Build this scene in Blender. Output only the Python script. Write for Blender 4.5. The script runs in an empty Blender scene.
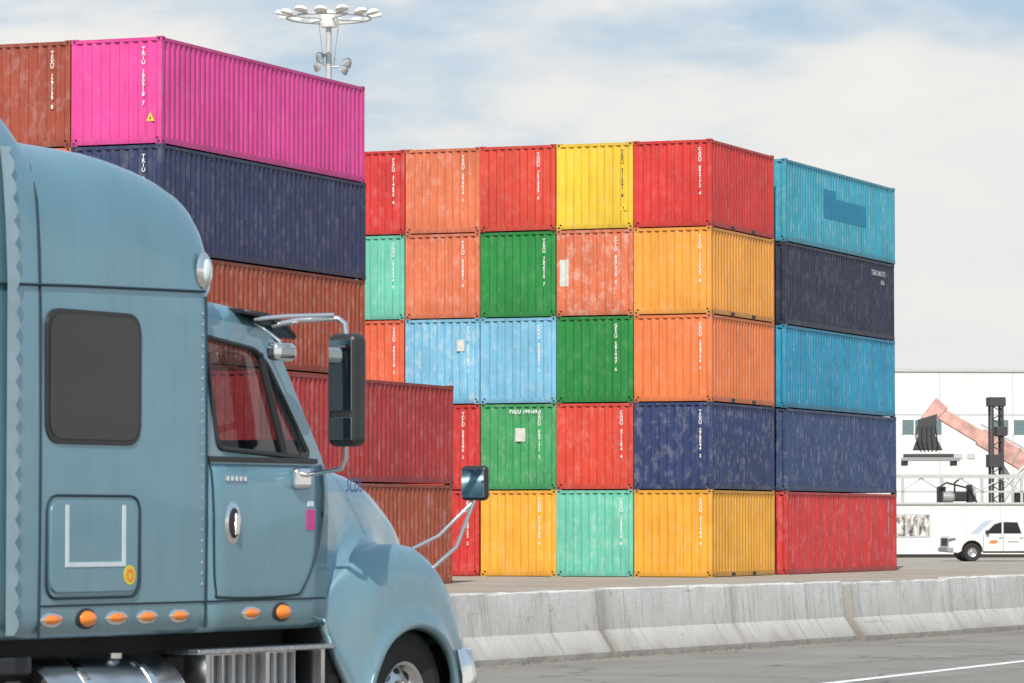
import bpy, bmesh, math, random
from mathutils import Vector, Matrix
random.seed(7)
sc=bpy.context.scene
sc.view_settings.view_transform='Standard'; sc.view_settings.look='None'; sc.view_settings.exposure=0

# ---------------------------------------------------------------- materials
def lin(c):
    r=[]
    for v in c:
        v=v/255.0
        r.append(v/12.92 if v<=0.04045 else ((v+0.055)/1.055)**2.4)
    return r
def newmat(name):
    m=bpy.data.materials.new(name); m.use_nodes=True
    nt=m.node_tree; b=nt.nodes['Principled BSDF']
    return m,nt,b
def N(nt,t,**kw):
    n=nt.nodes.new(t)
    for k,v in kw.items(): setattr(n,k,v)
    return n
def L(nt,a,b): nt.links.new(a,b)
def ramp(nt,fac,stops):
    r=N(nt,'ShaderNodeValToRGB'); e=r.color_ramp.elements
    e[0].position=stops[0][0]; e[0].color=stops[0][1]
    e[1].position=stops[-1][0]; e[1].color=stops[-1][1]
    for p,c in stops[1:-1]:
        x=e.new(p); x.color=c
    L(nt,fac,r.inputs[0]); return r
def g(v): return (v,v,v,1)
def mix(nt,fac,a,b,mode='MIX'):
    m=N(nt,'ShaderNodeMix',data_type='RGBA',blend_type=mode)
    for sock,v in ((m.inputs[0],fac),(m.inputs[6],a),(m.inputs[7],b)):
        if hasattr(v,'is_linked') : L(nt,v,sock)
        elif isinstance(v,(int,float)): sock.default_value=v
        else: sock.default_value=tuple(v)+((1,) if len(v)==3 else ())
    return m.outputs[2]
def noise(nt,vec,scale,detail=4,rough=.55):
    n=N(nt,'ShaderNodeTexNoise'); n.inputs['Scale'].default_value=scale
    n.inputs['Detail'].default_value=detail; n.inputs['Roughness'].default_value=rough
    L(nt,vec,n.inputs['Vector']); return n.outputs['Fac']
def mapping(nt,vec,scale,loc=(0,0,0)):
    m=N(nt,'ShaderNodeMapping'); m.inputs['Scale'].default_value=scale; m.inputs['Location'].default_value=loc; L(nt,vec,m.inputs['Vector']); return m.outputs[0]
def mathn(nt,op,a,b=0.0):
    m=N(nt,'ShaderNodeMath',operation=op)
    for s,v in ((m.inputs[0],a),(m.inputs[1],b)):
        if hasattr(v,'is_linked'): L(nt,v,s)
        else: s.default_value=v
    return m.outputs[0]

def simple(name,col,rough=.5,metal=0,coat=0,var=.12,scale=6,spec=.5):
    m,nt,b=newmat(name)
    tc=N(nt,'ShaderNodeTexCoord')
    n=noise(nt,tc.outputs['Object'],scale,3,.6)
    r=ramp(nt,n,[(.3,g(1-var)),(.7,g(1+var*.4))])
    c=mix(nt,1.0,col,r.outputs[0],'MULTIPLY')
    L(nt,c,b.inputs['Base Color'])
    b.inputs['Roughness'].default_value=rough; b.inputs['Metallic'].default_value=metal
    b.inputs['Coat Weight'].default_value=coat; b.inputs['Coat Roughness'].default_value=.06
    b.inputs['Specular IOR Level'].default_value=spec
    return m

def container_mat():
    m,nt,b=newmat('container_paint')
    tc=N(nt,'ShaderNodeTexCoord'); oi=N(nt,'ShaderNodeObjectInfo')
    off=N(nt,'ShaderNodeVectorMath',operation='ADD')
    L(nt,tc.outputs['Object'],off.inputs[0])
    r50=mathn(nt,'MULTIPLY',oi.outputs['Random'],80.0)
    cmb=N(nt,'ShaderNodeCombineXYZ'); L(nt,r50,cmb.inputs[0]); L(nt,r50,cmb.inputs[1]); L(nt,r50,cmb.inputs[2])
    L(nt,cmb.outputs[0],off.inputs[1]); v=off.outputs[0]
    al=oi.outputs['Alpha']; al2=mathn(nt,'MULTIPLY',al,al)
    n1=noise(nt,v,.7,3,.6); r1=ramp(nt,n1,[(.35,g(.88)),(.65,g(1.05))])
    c=mix(nt,1.0,oi.outputs['Color'],r1.outputs[0],'MULTIPLY')
    # chalky faded paint, only on the worn boxes
    n2=noise(nt,mapping(nt,v,(1.6,1.6,1.1)),2.4,7,.72); r2=ramp(nt,n2,[(.50,g(0)),(.64,g(1))])
    c=mix(nt,mathn(nt,'MULTIPLY',r2.outputs[0],mathn(nt,'ADD',mathn(nt,'MULTIPLY',al2,.5),.035)),c,(.78,.76,.72))
    # vertical streaks of grime
    n3=noise(nt,mapping(nt,v,(9,9,.3)),1.5,4,.6); r3=ramp(nt,n3,[(.45,g(1)),(.75,g(.62))])
    c=mix(nt,.6,c,r3.outputs[0],'MULTIPLY')
    # rust runs and scuffs
    n4=noise(nt,mapping(nt,v,(1.3,1.3,.35)),6,7,.72); r4=ramp(nt,n4,[(.625,g(0)),(.69,g(1))])
    f4=mathn(nt,'MULTIPLY',r4.outputs[0],mathn(nt,'ADD',mathn(nt,'MULTIPLY',al,.75),.12))
    c=mix(nt,f4,c,(.14,.055,.03))
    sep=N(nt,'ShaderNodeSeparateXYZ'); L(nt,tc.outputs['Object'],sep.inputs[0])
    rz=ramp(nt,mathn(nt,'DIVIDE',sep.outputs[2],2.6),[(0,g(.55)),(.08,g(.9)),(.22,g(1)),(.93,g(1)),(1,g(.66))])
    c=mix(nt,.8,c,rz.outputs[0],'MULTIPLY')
    L(nt,c,b.inputs['Base Color']); b.inputs['Roughness'].default_value=.5
    b.inputs['Specular IOR Level'].default_value=.4
    return m
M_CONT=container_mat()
M_DARK=simple('dark_steel',(.025,.025,.028),.6)
M_BLACK=simple('black_rubber',(.022,.022,.022),.75)
M_PLAST=simple('black_plastic',(.025,.026,.028),.4)
M_WHITE=simple('white_paint',(.8,.8,.78),.5)
M_LETTER=simple('white_lettering',(.85,.85,.83),.6,var=.2,scale=20)
M_LETTERK=simple('dark_lettering',(.05,.05,.05),.6)
M_YEL=simple('yellow_sticker',(.8,.6,.04),.5)
M_CHROME=simple('chrome',(.85,.85,.85),.1,1,var=.05,scale=3)
M_ALU=simple('aluminium',(.75,.75,.76),.25,1,var=.15,scale=5)
M_AMBER=simple('amber_lens',(.9,.24,.015),.15,coat=1)
M_GREY=simple('grey_steel',(.3,.31,.32),.5)
M_GALV=simple('galvanised_steel',(.55,.56,.56),.45,.3)
M_REFL=simple('reflective_tape',(.66,.74,.78),.35)
M_MAG=simple('pink_sticker',(.55,.06,.25),.5)
M_SEAM=simple('panel_gap',(.012,.035,.05),.7)
M_PALEBLUE=simple('pale_blue_grey',(.30,.42,.47),.5)  # pale blue-grey for the scalloped strip and the rivets

def truck_paint():
    m,nt,b=newmat('truck_paint')
    tc=N(nt,'ShaderNodeTexCoord')
    n=noise(nt,tc.outputs['Object'],1.3,4,.6); r=ramp(nt,n,[(.3,g(.92)),(.7,g(1.04))])
    c=mix(nt,1.0,(.175,.345,.425),r.outputs[0],'MULTIPLY')
    sep=N(nt,'ShaderNodeSeparateXYZ'); L(nt,tc.outputs['Object'],sep.inputs[0])
    rz=ramp(nt,mathn(nt,'DIVIDE',sep.outputs[2],4.0),[(.2,g(.4)),(.40,g(0))])
    n2=noise(nt,mapping(nt,tc.outputs['Object'],(2,2,1)),4,5,.65); r2=ramp(nt,n2,[(.4,g(.2)),(.7,g(1))])
    c=mix(nt,mathn(nt,'MULTIPLY',rz.outputs[0],r2.outputs[0]),c,(.40,.38,.34))
    n3=noise(nt,mapping(nt,tc.outputs['Object'],(4,4,.4)),2,5,.65); r3=ramp(nt,n3,[(.5,g(1)),(.75,g(.86))])
    c=mix(nt,.8,c,r3.outputs[0],'MULTIPLY')
    L(nt,c,b.inputs['Base Color'])
    b.inputs['Metallic'].default_value=.4; b.inputs['Roughness'].default_value=.36
    b.inputs['Coat Weight'].default_value=.8
    rr_=ramp(nt,n2,[(.35,g(.03)),(.7,g(.14))]); L(nt,rr_.outputs[0],b.inputs['Coat Roughness'])
    bp=N(nt,'ShaderNodeBump'); bp.inputs['Strength'].default_value=.3; bp.inputs['Distance'].default_value=.02
    L(nt,noise(nt,tc.outputs['Object'],2.2,1,.4),bp.inputs['Height']); L(nt,bp.outputs[0],b.inputs['Normal']); L(nt,bp.outputs[0],b.inputs['Coat Normal'])
    return m
M_TP=truck_paint()
def glass_mat(name,tint,rough=.02):
    m=bpy.data.materials.new(name); m.use_nodes=True; nt=m.node_tree; nt.nodes.clear()
    o=N(nt,'ShaderNodeOutputMaterial'); t=N(nt,'ShaderNodeBsdfTransparent'); t.inputs[0].default_value=tint+(1,)
    gl=N(nt,'ShaderNodeBsdfGlossy'); gl.inputs['Roughness'].default_value=rough; gl.inputs[0].default_value=(.9,.9,.9,1)
    lw=N(nt,'ShaderNodeLayerWeight'); lw.inputs[0].default_value=.5
    f=mathn(nt,'POWER',lw.outputs['Facing'],4.0); f=mathn(nt,'MULTIPLY',f,.7); f=mathn(nt,'ADD',f,.08)
    mx=N(nt,'ShaderNodeMixShader'); L(nt,f,mx.inputs[0]); L(nt,t.outputs[0],mx.inputs[1]); L(nt,gl.outputs[0],mx.inputs[2]); L(nt,mx.outputs[0],o.inputs[0])
    return m
M_GLASS=glass_mat('window_glass',(.60,.63,.63))
M_DGLASS=simple('dark_glass',(.012,.014,.016),.04,var=.05,spec=.6)
M_MIRROR=simple('mirror_glass',(.42,.46,.48),.03,1,var=.02)

# ---------------------------------------------------------------- mesh helpers
def empty(name,loc=(0,0,0),rot=0):
    e=bpy.data.objects.new(name,None); e.empty_display_size=.3
    e.location=loc; e.rotation_euler=(0,0,rot); sc.collection.objects.link(e); return e
def mesh_obj(name,verts,faces,mat,parent=None,smooth=False,fm=None):
    me=bpy.data.meshes.new(name); me.from_pydata(verts,[],faces)
    mats=mat if isinstance(mat,list) else [mat]
    for m in mats: me.materials.append(m)
    if fm:
        for p,i in zip(me.polygons,fm): p.material_index=i
    bm=bmesh.new(); bm.from_mesh(me); bmesh.ops.recalc_face_normals(bm,faces=bm.faces); bm.to_mesh(me); bm.free()
    if smooth:
        for p in me.polygons: p.use_smooth=True
    o=bpy.data.objects.new(name,me); sc.collection.objects.link(o)
    if parent: o.parent=parent
    return o
def boxg(V,F,x,y,z):
    b=len(V)
    for zz in z:
        for yy in y:
            for xx in x: V.append((xx,yy,zz))
    F+= [(b,b+2,b+3,b+1),(b+4,b+5,b+7,b+6),(b,b+1,b+5,b+4),(b+2,b+6,b+7,b+3),(b,b+4,b+6,b+2),(b+1,b+3,b+7,b+5)]
def box(name,x,y,z,mat,parent=None,bev=0.0,seg=2,smooth=False):
    V=[];F=[]; boxg(V,F,x,y,z)
    o=mesh_obj(name,V,F,mat,parent)
    if bev>0:
        m=o.modifiers.new('bev','BEVEL'); m.width=bev; m.segments=seg
        for p in o.data.polygons: p.use_smooth=True
        m.harden_normals=True
    return o
def tube(name,pts,r,mat,parent=None,cyclic=False,smooth=False):
    cu=bpy.data.curves.new(name,'CURVE'); cu.dimensions='3D'; cu.bevel_depth=r; cu.bevel_resolution=3; cu.use_fill_caps=True
    s=cu.splines.new('POLY'); s.points.add(len(pts)-1)
    for p,q in zip(s.points,pts): p.co=(q[0],q[1],q[2],1)
    s.use_cyclic_u=cyclic
    cu.materials.append(mat)
    o=bpy.data.objects.new(name,cu); sc.collection.objects.link(o)
    if parent: o.parent=parent
    return o
def revolve(name,prof,mat,parent=None,axis='Y',seg=40,loc=(0,0,0),smooth=True):
    V=[];F=[];n=len(prof)
    for i in range(seg):
        a=2*math.pi*i/seg
        for r,h in prof:
            c,s=r*math.cos(a),r*math.sin(a)
            V.append({'Y':(c,h,s),'X':(h,c,s),'Z':(c,s,h)}[axis])
    for i in range(seg):
        for j in range(n-1):
            a=i*n+j; b=((i+1)%seg)*n+j
            F.append((a,a+1,b+1,b))
    o=mesh_obj(name,V,F,mat,parent,smooth)
    o.location=loc
    if smooth:
        m=o.modifiers.new('es','EDGE_SPLIT'); m.split_angle=math.radians(35)
    return o
def prism(name,poly,y0,y1,mat,parent=None,bev=0.0,seg=2):
    n=len(poly); V=[(p[0],y0,p[1]) for p in poly]+[(p[0],y1,p[1]) for p in poly]
    F=[tuple(range(n)),tuple(range(2*n-1,n-1,-1))]+[(i,(i+1)%n,(i+1)%n+n,i+n) for i in range(n)]
    o=mesh_obj(name,V,F,mat,parent)
    if bev>0:
        m=o.modifiers.new('bev','BEVEL'); m.width=bev; m.segments=seg; m.limit_method='ANGLE'; m.angle_limit=math.radians(28)
        for p in o.data.polygons: p.use_smooth=True
        m.harden_normals=True
    return o
def roundpoly(pts,r,seg=5):
    out=[];n=len(pts)
    for i in range(n):
        p=Vector(pts[i]);a=Vector(pts[i-1]);b=Vector(pts[(i+1)%n])
        da=(a-p);db=(b-p)
        rr=min(r,da.length*.45,db.length*.45)
        A=p+da.normalized()*rr;B=p+db.normalized()*rr
        for k in range(seg+1):
            t=k/seg
            q=A*(1-t)**2+p*2*t*(1-t)+B*t*t
            out.append((q.x,q.y))
    return out
def fillcurve(name,polys,thick,mat,parent=None):
    cu=bpy.data.curves.new(name,'CURVE'); cu.dimensions='2D'; cu.fill_mode='BOTH'; cu.extrude=thick/2
    for pl in polys:
        s=cu.splines.new('POLY'); s.points.add(len(pl)-1); s.use_cyclic_u=True
        for p,q in zip(s.points,pl): p.co=(q[0],q[1],0,1)
    cu.materials.append(mat)
    o=bpy.data.objects.new(name,cu); sc.collection.objects.link(o)
    if parent: o.parent=parent
    return o
def text(name,body,size,mat,parent,mtx,ls=1.0,align='CENTER',shear=0):
    cu=bpy.data.curves.new(name,'FONT'); cu.body=body; cu.size=size; cu.space_line=ls; cu.align_x=align; cu.shear=shear
    cu.materials.append(mat); cu.resolution_u=2; cu.offset=size*.02
    o=bpy.data.objects.new(name,cu); sc.collection.objects.link(o); o.parent=parent; o.matrix_local=mtx
    return o
def herm(keys,x):
    n=len(keys)
    if x<=keys[0][0]: return keys[0][1]
    if x>=keys[-1][0]: return keys[-1][1]
    for i in range(n-1):
        if keys[i][0]<=x<=keys[i+1][0]:
            x0,y0=keys[i];x1,y1=keys[i+1];h=x1-x0;d=(y1-y0)/h
            dl=(y0-keys[i-1][1])/(x0-keys[i-1][0]) if i>0 else d
            dr=(keys[i+2][1]-y1)/(keys[i+2][0]-x1) if i<n-2 else d
            m0=0 if dl*d<=0 else 2*dl*d/(dl+d); m1=0 if dr*d<=0 else 2*dr*d/(dr+d)
            t=(x-x0)/h
            return y0*(2*t**3-3*t*t+1)+h*m0*(t**3-2*t*t+t)+y1*(-2*t**3+3*t*t)+h*m1*(t**3-t*t)

# ---------------------------------------------------------------- world
w=bpy.data.worlds.new('World'); sc.world=w; w.use_nodes=True; nt=w.node_tree
bg=nt.nodes['Background']
sdir=Vector((-.12,-.99,0)).normalized(); elev=math.radians(44)
sky=N(nt,'ShaderNodeTexSky',sky_type='NISHITA'); sky.sun_disc=False; sky.sun_elevation=elev
sky.sun_rotation=math.atan2(sdir.x,sdir.y); sky.air_density=1.0; sky.dust_density=2.0
tc=N(nt,'ShaderNodeTexCoord'); sep=N(nt,'ShaderNodeSeparateXYZ'); L(nt,tc.outputs['Generated'],sep.inputs[0])
v=mapping(nt,tc.outputs['Generated'],(1,1,2.8),(.35,0,.2))
n1=noise(nt,v,6.5,5,.5)
n2=noise(nt,v,15,5,.55)
s=mathn(nt,'ADD',mathn(nt,'MULTIPLY',n1,.75),mathn(nt,'MULTIPLY',n2,.25))
s=mathn(nt,'SUBTRACT',s,mathn(nt,'MULTIPLY',mathn(nt,'MINIMUM',sep.outputs[2],.20),2.5))
cf=ramp(nt,s,[(.14,g(.12)),(.27,g(1))]); cf.color_ramp.interpolation='EASE'
shade=ramp(nt,n2,[(.3,(8.0,8.05,8.05,1)),(.7,(9.0,8.8,8.5,1))])
skyc=mix(nt,cf.outputs[0],mix(nt,.6,sky.outputs[0],(4.6,6.6,8.6)),shade.outputs[0])
L(nt,skyc,bg.inputs[0]); bg.inputs[1].default_value=.1
sun=bpy.data.lights.new('sun','SUN'); sun.energy=4.4; sun.angle=math.radians(.5); sun.color=(1,.935,.84)
so=bpy.data.objects.new('sun',sun); sc.collection.objects.link(so)
d=Vector((sdir.x*math.cos(elev),sdir.y*math.cos(elev),math.sin(elev)))
so.rotation_euler=(-d).to_track_quat('-Z','Y').to_euler(); so.location=d*200

# ---------------------------------------------------------------- camera
cam=bpy.data.cameras.new('camera'); co=bpy.data.objects.new('camera',cam); sc.collection.objects.link(co); sc.camera=co
co.location=(0,0,1.6); co.rotation_euler=(math.radians(90+2.58),0,0); cam.sensor_width=36; cam.lens=141.6
cam.clip_end=6000; cam.clip_start=.5
cam.dof.use_dof=True; cam.dof.focus_distance=95; cam.dof.aperture_fstop=13

# ---------------------------------------------------------------- ground
def ground_mat(name,c1,c2,sc1,cracks=False):
    m,nt,b=newmat(name); tc=N(nt,'ShaderNodeTexCoord'); v=tc.outputs['Object']
    a=noise(nt,v,sc1,6,.65); r=ramp(nt,a,[(.3,c1+(1,)),(.7,c2+(1,))])
    bb=noise(nt,v,30,3,.7); r2=ramp(nt,bb,[(.3,g(.8)),(.7,g(1.12))])
    c=mix(nt,1,r.outputs[0],r2.outputs[0],'MULTIPLY')
    st=noise(nt,mapping(nt,v,(.06,.5,1)),1.2,4,.6); r3=ramp(nt,st,[(.5,g(1)),(.7,g(.74))])
    c=mix(nt,.8,c,r3.outputs[0],'MULTIPLY')
    if cracks:
        vo=N(nt,'ShaderNodeTexVoronoi',feature='DISTANCE_TO_EDGE'); vo.inputs['Scale'].default_value=.3
        nn=N(nt,'ShaderNodeTexNoise'); nn.inputs['Scale'].default_value=1.5; L(nt,v,nn.inputs['Vector'])
        add=N(nt,'ShaderNodeVectorMath',operation='ADD'); L(nt,v,add.inputs[0]); L(nt,nn.outputs['Color'],add.inputs[1]); L(nt,add.outputs[0],vo.inputs['Vector'])
        rc=ramp(nt,vo.outputs[0],[(0,g(.4)),(.014,g(1))]); c=mix(nt,.7,c,rc.outputs[0],'MULTIPLY')
    L(nt,c,b.inputs['Base Color']); b.inputs['Roughness'].default_value=.85; b.inputs['Specular IOR Level'].default_value=.25
    bp=N(nt,'ShaderNodeBump'); bp.inputs['Strength'].default_value=.3; bp.inputs['Distance'].default_value=.02; L(nt,bb,bp.inputs['Height']); L(nt,bp.outputs[0],b.inputs['Normal'])
    return m
M_YARD=ground_mat('yard_concrete',(.32,.28,.23),(.43,.385,.325),.25)
M_ROAD=ground_mat('asphalt',(.22,.205,.185),(.30,.28,.255),.4,True)
gr=mesh_obj('ground',[(-2500,-2500,0),(2500,-2500,0),(2500,2500,0),(-2500,2500,0)],[(0,1,2,3)],M_YARD)
BA=math.atan2(15.8,8.1)
road=mesh_obj('road',[(-90,-22,.004),(160,-22,.004),(160,.6,.004),(-90,.6,.004)],[(0,1,2,3)],M_ROAD)
road.location=(-.46,44.4,0); road.rotation_euler=(0,0,BA)
lm=simple('road_line_paint',(.8,.8,.78),.7,var=.35,scale=8)
lr=empty('road_marking',(3.42,40.8,0),math.atan2(5.9,2.52))
mesh_obj('edge_line',[(-80,-.09,.008),(120,-.09,.008),(120,.09,.008),(-80,.09,.008)],[(0,1,2,3)],lm,lr)
# windblown grit along the foot of the barrier
V=[];F=[]
rg=random.Random(3)
dr_=Vector((math.cos(BA),math.sin(BA),0)); nr_=Vector((dr_.y,-dr_.x,0))
for k in range(700):
    u=rg.uniform(-4,40); q=Vector((-.46,44.4,.006))+dr_*u+nr_*(rg.random()**2*.55-.0); s_=rg.uniform(.006,.022); b=len(V)
    for (a,c_,z) in ((-1,-1,0),(1,-.8,0),(.2,1,0),(0,0,1.1)): V.append((q.x+a*s_,q.y+c_*s_,q.z+z*s_))
    F+=[(b,b+1,b+3),(b+1,b+2,b+3),(b+2,b,b+3)]
mesh_obj('gravel',V,F,simple('grit',(.22,.19,.15),.9))

# ---------------------------------------------------------------- barrier
def barrier_mat():
    m,nt,b=newmat('whitewashed_concrete'); tc=N(nt,'ShaderNodeTexCoord'); ge=N(nt,'ShaderNodeNewGeometry')
    v=ge.outputs['Position']
    sep=N(nt,'ShaderNodeSeparateXYZ'); L(nt,v,sep.inputs[0])
    n1=noise(nt,v,1.1,5,.65); base=ramp(nt,n1,[(.3,(.56,.55,.52,1)),(.65,(.76,.75,.72,1))])
    nn=noise(nt,v,25,3,.6); rn=ramp(nt,nn,[(.3,g(.88)),(.7,g(1.05))]); bc=mix(nt,1,base.outputs[0],rn.outputs[0],'MULTIPLY')
    zz=mathn(nt,'SUBTRACT',sep.outputs[2],mathn(nt,'MULTIPLY',noise(nt,v,2.2,5,.6),.5))
    h=ramp(nt,mathn(nt,'ADD',zz,.22),[(0,g(.85)),(.1,g(.6)),(.3,g(.3)),(.75,g(.02))])
    c=mix(nt,h.outputs[0],bc,(.27,.245,.215))
    vr=N(nt,'ShaderNodeVectorRotate',rotation_type='Z_AXIS'); vr.inputs['Angle'].default_value=-BA; L(nt,v,vr.inputs['Vector'])
    n2=noise(nt,mapping(nt,vr.outputs[0],(6,0,.45)),1.4,7,.75)
    r2=ramp(nt,n2,[(.53,g(0)),(.66,g(1))])
    c=mix(nt,mathn(nt,'MULTIPLY',r2.outputs[0],.55),c,(.17,.155,.14))
    n3=noise(nt,v,5,8,.78); r3=ramp(nt,n3,[(.59,g(0)),(.66,g(1))])
    c=mix(nt,mathn(nt,'MULTIPLY',r3.outputs[0],.5),c,(.19,.17,.15))
    # tyre scrapes running along the wall
    n4=noise(nt,mapping(nt,vr.outputs[0],(.5,0,12)),1.5,6,.6); r4=ramp(nt,n4,[(.62,g(0)),(.68,g(1))])
    c=mix(nt,mathn(nt,'MULTIPLY',r4.outputs[0],.35),c,(.12,.11,.10))
    sx=N(nt,'ShaderNodeSeparateXYZ'); L(nt,tc.outputs['Object'],sx.inputs[0])
    e=ramp(nt,mathn(nt,'DIVIDE',sx.outputs[0],3.8),[(0,g(1)),(.03,g(.3)),(.08,g(0)),(.92,g(0)),(.96,g(.3)),(1,g(1))])
    c=mix(nt,mathn(nt,'MULTIPLY',e.outputs[0],.65),c,(.18,.165,.15))
    L(nt,c,b.inputs['Base Color']); b.inputs['Roughness'].default_value=.85
    bp=N(nt,'ShaderNodeBump'); bp.inputs['Strength'].default_value=.5; bp.inputs['Distance'].default_value=.02; L(nt,n3,bp.inputs['Height']); L(nt,bp.outputs[0],b.inputs['Normal'])
    return m
M_BAR=barrier_mat()
prof=[(-.30,0),(-.30,.08),(-.125,.33),(-.08,.80),(-.065,.815),(.065,.815),(.08,.80),(.125,.33),(.30,.08),(.30,0)]
SEG=3.8
for i in range(-4,16):
    L0=i*SEG; n=len(prof); V=[];F=[]
    xs=[0,.04,.06]+[.25*k for k in range(1,14)]+[SEG-.14,SEG-.12,SEG-.08]
    hs=1+random.uniform(-.018,.018)
    for x in xs:
        e=.05 if x in(0,SEG-.08) else 0
        for (yy,zz) in prof:
            V.append((x,yy*(1-e*1.2)+random.uniform(-.004,.004),zz*hs*(1-e*.6)-(random.random()**4)*.025*(zz>.7)))
    for k in range(len(xs)-1):
        for j in range(n-1): F.append((k*n+j,k*n+j+1,(k+1)*n+j+1,(k+1)*n+j))
    F.append(tuple(range(n))); F.append(tuple((len(xs)-1)*n+j for j in range(n)))
    o=mesh_obj('concrete_barrier',V,F,M_BAR)
    dr=Vector((math.cos(BA),math.sin(BA),0)); nn=Vector((-dr.y,dr.x,0))
    p=Vector((-.46,44.4,0))+dr*L0+nn*(.3+random.uniform(-.05,.05))
    o.location=p; o.rotation_euler=(0,0,BA+random.uniform(-.010,.010))

# ---------------------------------------------------------------- containers
W=2.438; CA=math.radians(68.5)
CX=Vector((math.cos(CA),math.sin(CA),0)); CY=Vector((-math.sin(CA),math.cos(CA),0))
def corr(a,b,pitch,depth):
    n=max(1,round((b-a)/pitch)); p=(b-a)/n; out=[(a,0)]
    for i in range(n):
        s=a+i*p
        out+=[(s+.13*p,0),(s+.37*p,depth),(s+.63*p,depth),(s+.87*p,0)]
    out.append((b,0)); return out
_cm={}
def container_mesh(Lc,H):
    k=(Lc,H)
    if k in _cm: return _cm[k]
    V=[];F=[];FM=[]
    def bx(x,y,z,mi=0):
        n=len(F); boxg(V,F,x,y,z); FM.extend([mi]*(len(F)-n))
    cl,cw,ch=.178,.162,.118
    for x0 in (0,Lc-cl):
        for y0 in (0,W-cw):
            for z0 in (0,H-ch):
                bx((x0,x0+cl),(y0,y0+cw),(z0,z0+ch))
            px=(.006,.13) if x0==0 else (Lc-.13,Lc-.006)
            py=(.006,.10) if y0==0 else (W-.10,W-.006)
            bx(px,py,(ch,H-ch))
    for z0 in (.03,H-.09):
        for y0 in (.05,W-.11):
            bx((-.002,.02),(y0,y0+.06),(z0,z0+.06),1)
        for x0 in (.05,Lc-.13):
            bx((x0,x0+.08),(-.002,.02),(z0,z0+.06),1)
            bx((x0,x0+.08),(W-.02,W+.002),(z0,z0+.06),1)
    zb,zt=.165,H-.10
    for y in ((.010,.06),(W-.06,W-.010)):
        bx((cl,Lc-cl),y,(.02,zb)); bx((cl,Lc-cl),y,(zt,H-.025))
    for x in ((.010,.07),(Lc-.07,Lc-.010)):
        bx(x,(cw,W-cw),(.02,zb)); bx(x,(cw,W-cw),(zt,H-.02))
    for xc in (Lc/2-1.0,Lc/2+1.0):
        if Lc<7: bx((xc-.17,xc+.17),(.006,.03),(.03,.13),1)
    def wall(pts,z0,z1,fn):
        b=len(V)
        for a,dd in pts:
            V.append(fn(a,dd)+(z0,)); V.append(fn(a,dd)+(z1,))
        for i in range(len(pts)-1):
            F.append((b+2*i,b+2*i+2,b+2*i+3,b+2*i+1)); FM.append(0)
    ps=corr(.13,Lc-.13,.278,.040)
    wall(ps,zb,zt,lambda a,dd:(a,.016+dd)); wall(ps,zb,zt,lambda a,dd:(a,W-.016-dd))
    pe=corr(.10,W-.10,.25,.048)
    wall(pe,zb,zt,lambda a,dd:(.016+dd,a)); wall(pe,zb,zt,lambda a,dd:(Lc-.016-dd,a))
    b=len(V); V+= [(.05,.05,H-.03),(Lc-.05,.05,H-.03),(Lc-.05,W-.05,H-.03),(.05,W-.05,H-.03)]; F.append((b,b+1,b+2,b+3)); FM.append(0)
    b=len(V); V+= [(.05,.05,.1),(Lc-.05,.05,.1),(Lc-.05,W-.05,.1),(.05,W-.05,.1)]; F.append((b,b+1,b+2,b+3)); FM.append(1)
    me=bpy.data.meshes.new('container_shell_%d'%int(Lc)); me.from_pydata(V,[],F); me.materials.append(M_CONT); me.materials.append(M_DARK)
    for p,i in zip(me.polygons,FM): p.material_index=i
    bm=bmesh.new(); bm.from_mesh(me); bmesh.ops.recalc_face_normals(bm,faces=bm.faces); bm.to_mesh(me); bm.free()
    _cm[k]=me; return me
MX_END=Matrix(((0,0,-1,0),(-1,0,0,0),(0,1,0,0),(0,0,0,1)))
MX_SIDE=Matrix(((1,0,0,0),(0,0,-1,0),(0,1,0,0),(0,0,0,1)))
pref=['TGHU','TRIU','TCLU','CAXU','FSCU','GESU','TTNU','CRXU','TEXU']
def container(org,z,Lc,H,col,wear=.3,txt=True,ty=.38,tri=False,k=.93):
    o=bpy.data.objects.new('shipping_container',container_mesh(Lc,H)); sc.collection.objects.link(o)
    j=random.uniform(-.018,.018)
    o.location=org+Vector((0,0,z))+CX*random.uniform(-.04,.04)+CY*j; o.rotation_euler=(0,0,CA+random.uniform(-.0015,.0015))
    c=lin(col); lum=sum(c)/3; k*=random.uniform(.94,1.04)
    c=[(q*.94+lum*.06)*k+.005 for q in c]
    o.color=(c[0],c[1],c[2],wear)
    if txt:
        s=random.choice(pref)+' '+''.join(random.choice('0123456789') for _ in range(6))+' '+random.choice('0123456789')
        m=M_LETTERK if sum(c)>1.1 and c[1]>.5 else M_LETTER
        text('serial_number','\n'.join(s),.14,m,o,Matrix.Translation((.008,ty,H-.34))@MX_END,ls=.78)
    if tri:
        mesh_obj('warning_triangle',[(.010,.42,.55),(.010,.20,.55),(.010,.31,.76)],[(0,1,2)],M_YEL,o)
        mesh_obj('warning_triangle_mark',[(.006,.34,.59),(.006,.28,.59),(.006,.31,.68)],[(0,1,2)],M_LETTERK,o)
    return o
H0=2.591
RED=(212,48,42); RORG=(220,68,46); RO2=(228,98,58); YEL=(244,204,34); SAL=(226,120,78); AMB=(240,160,50); ORG=(236,126,64)
GRN=(30,140,62); GRN2=(62,162,98); LBL=(122,192,226); MINT=(104,198,174); NAVY=(44,62,110); AMB2=(242,172,36)
org0=Vector((5.89,118.6,0)); p=2.46
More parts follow.
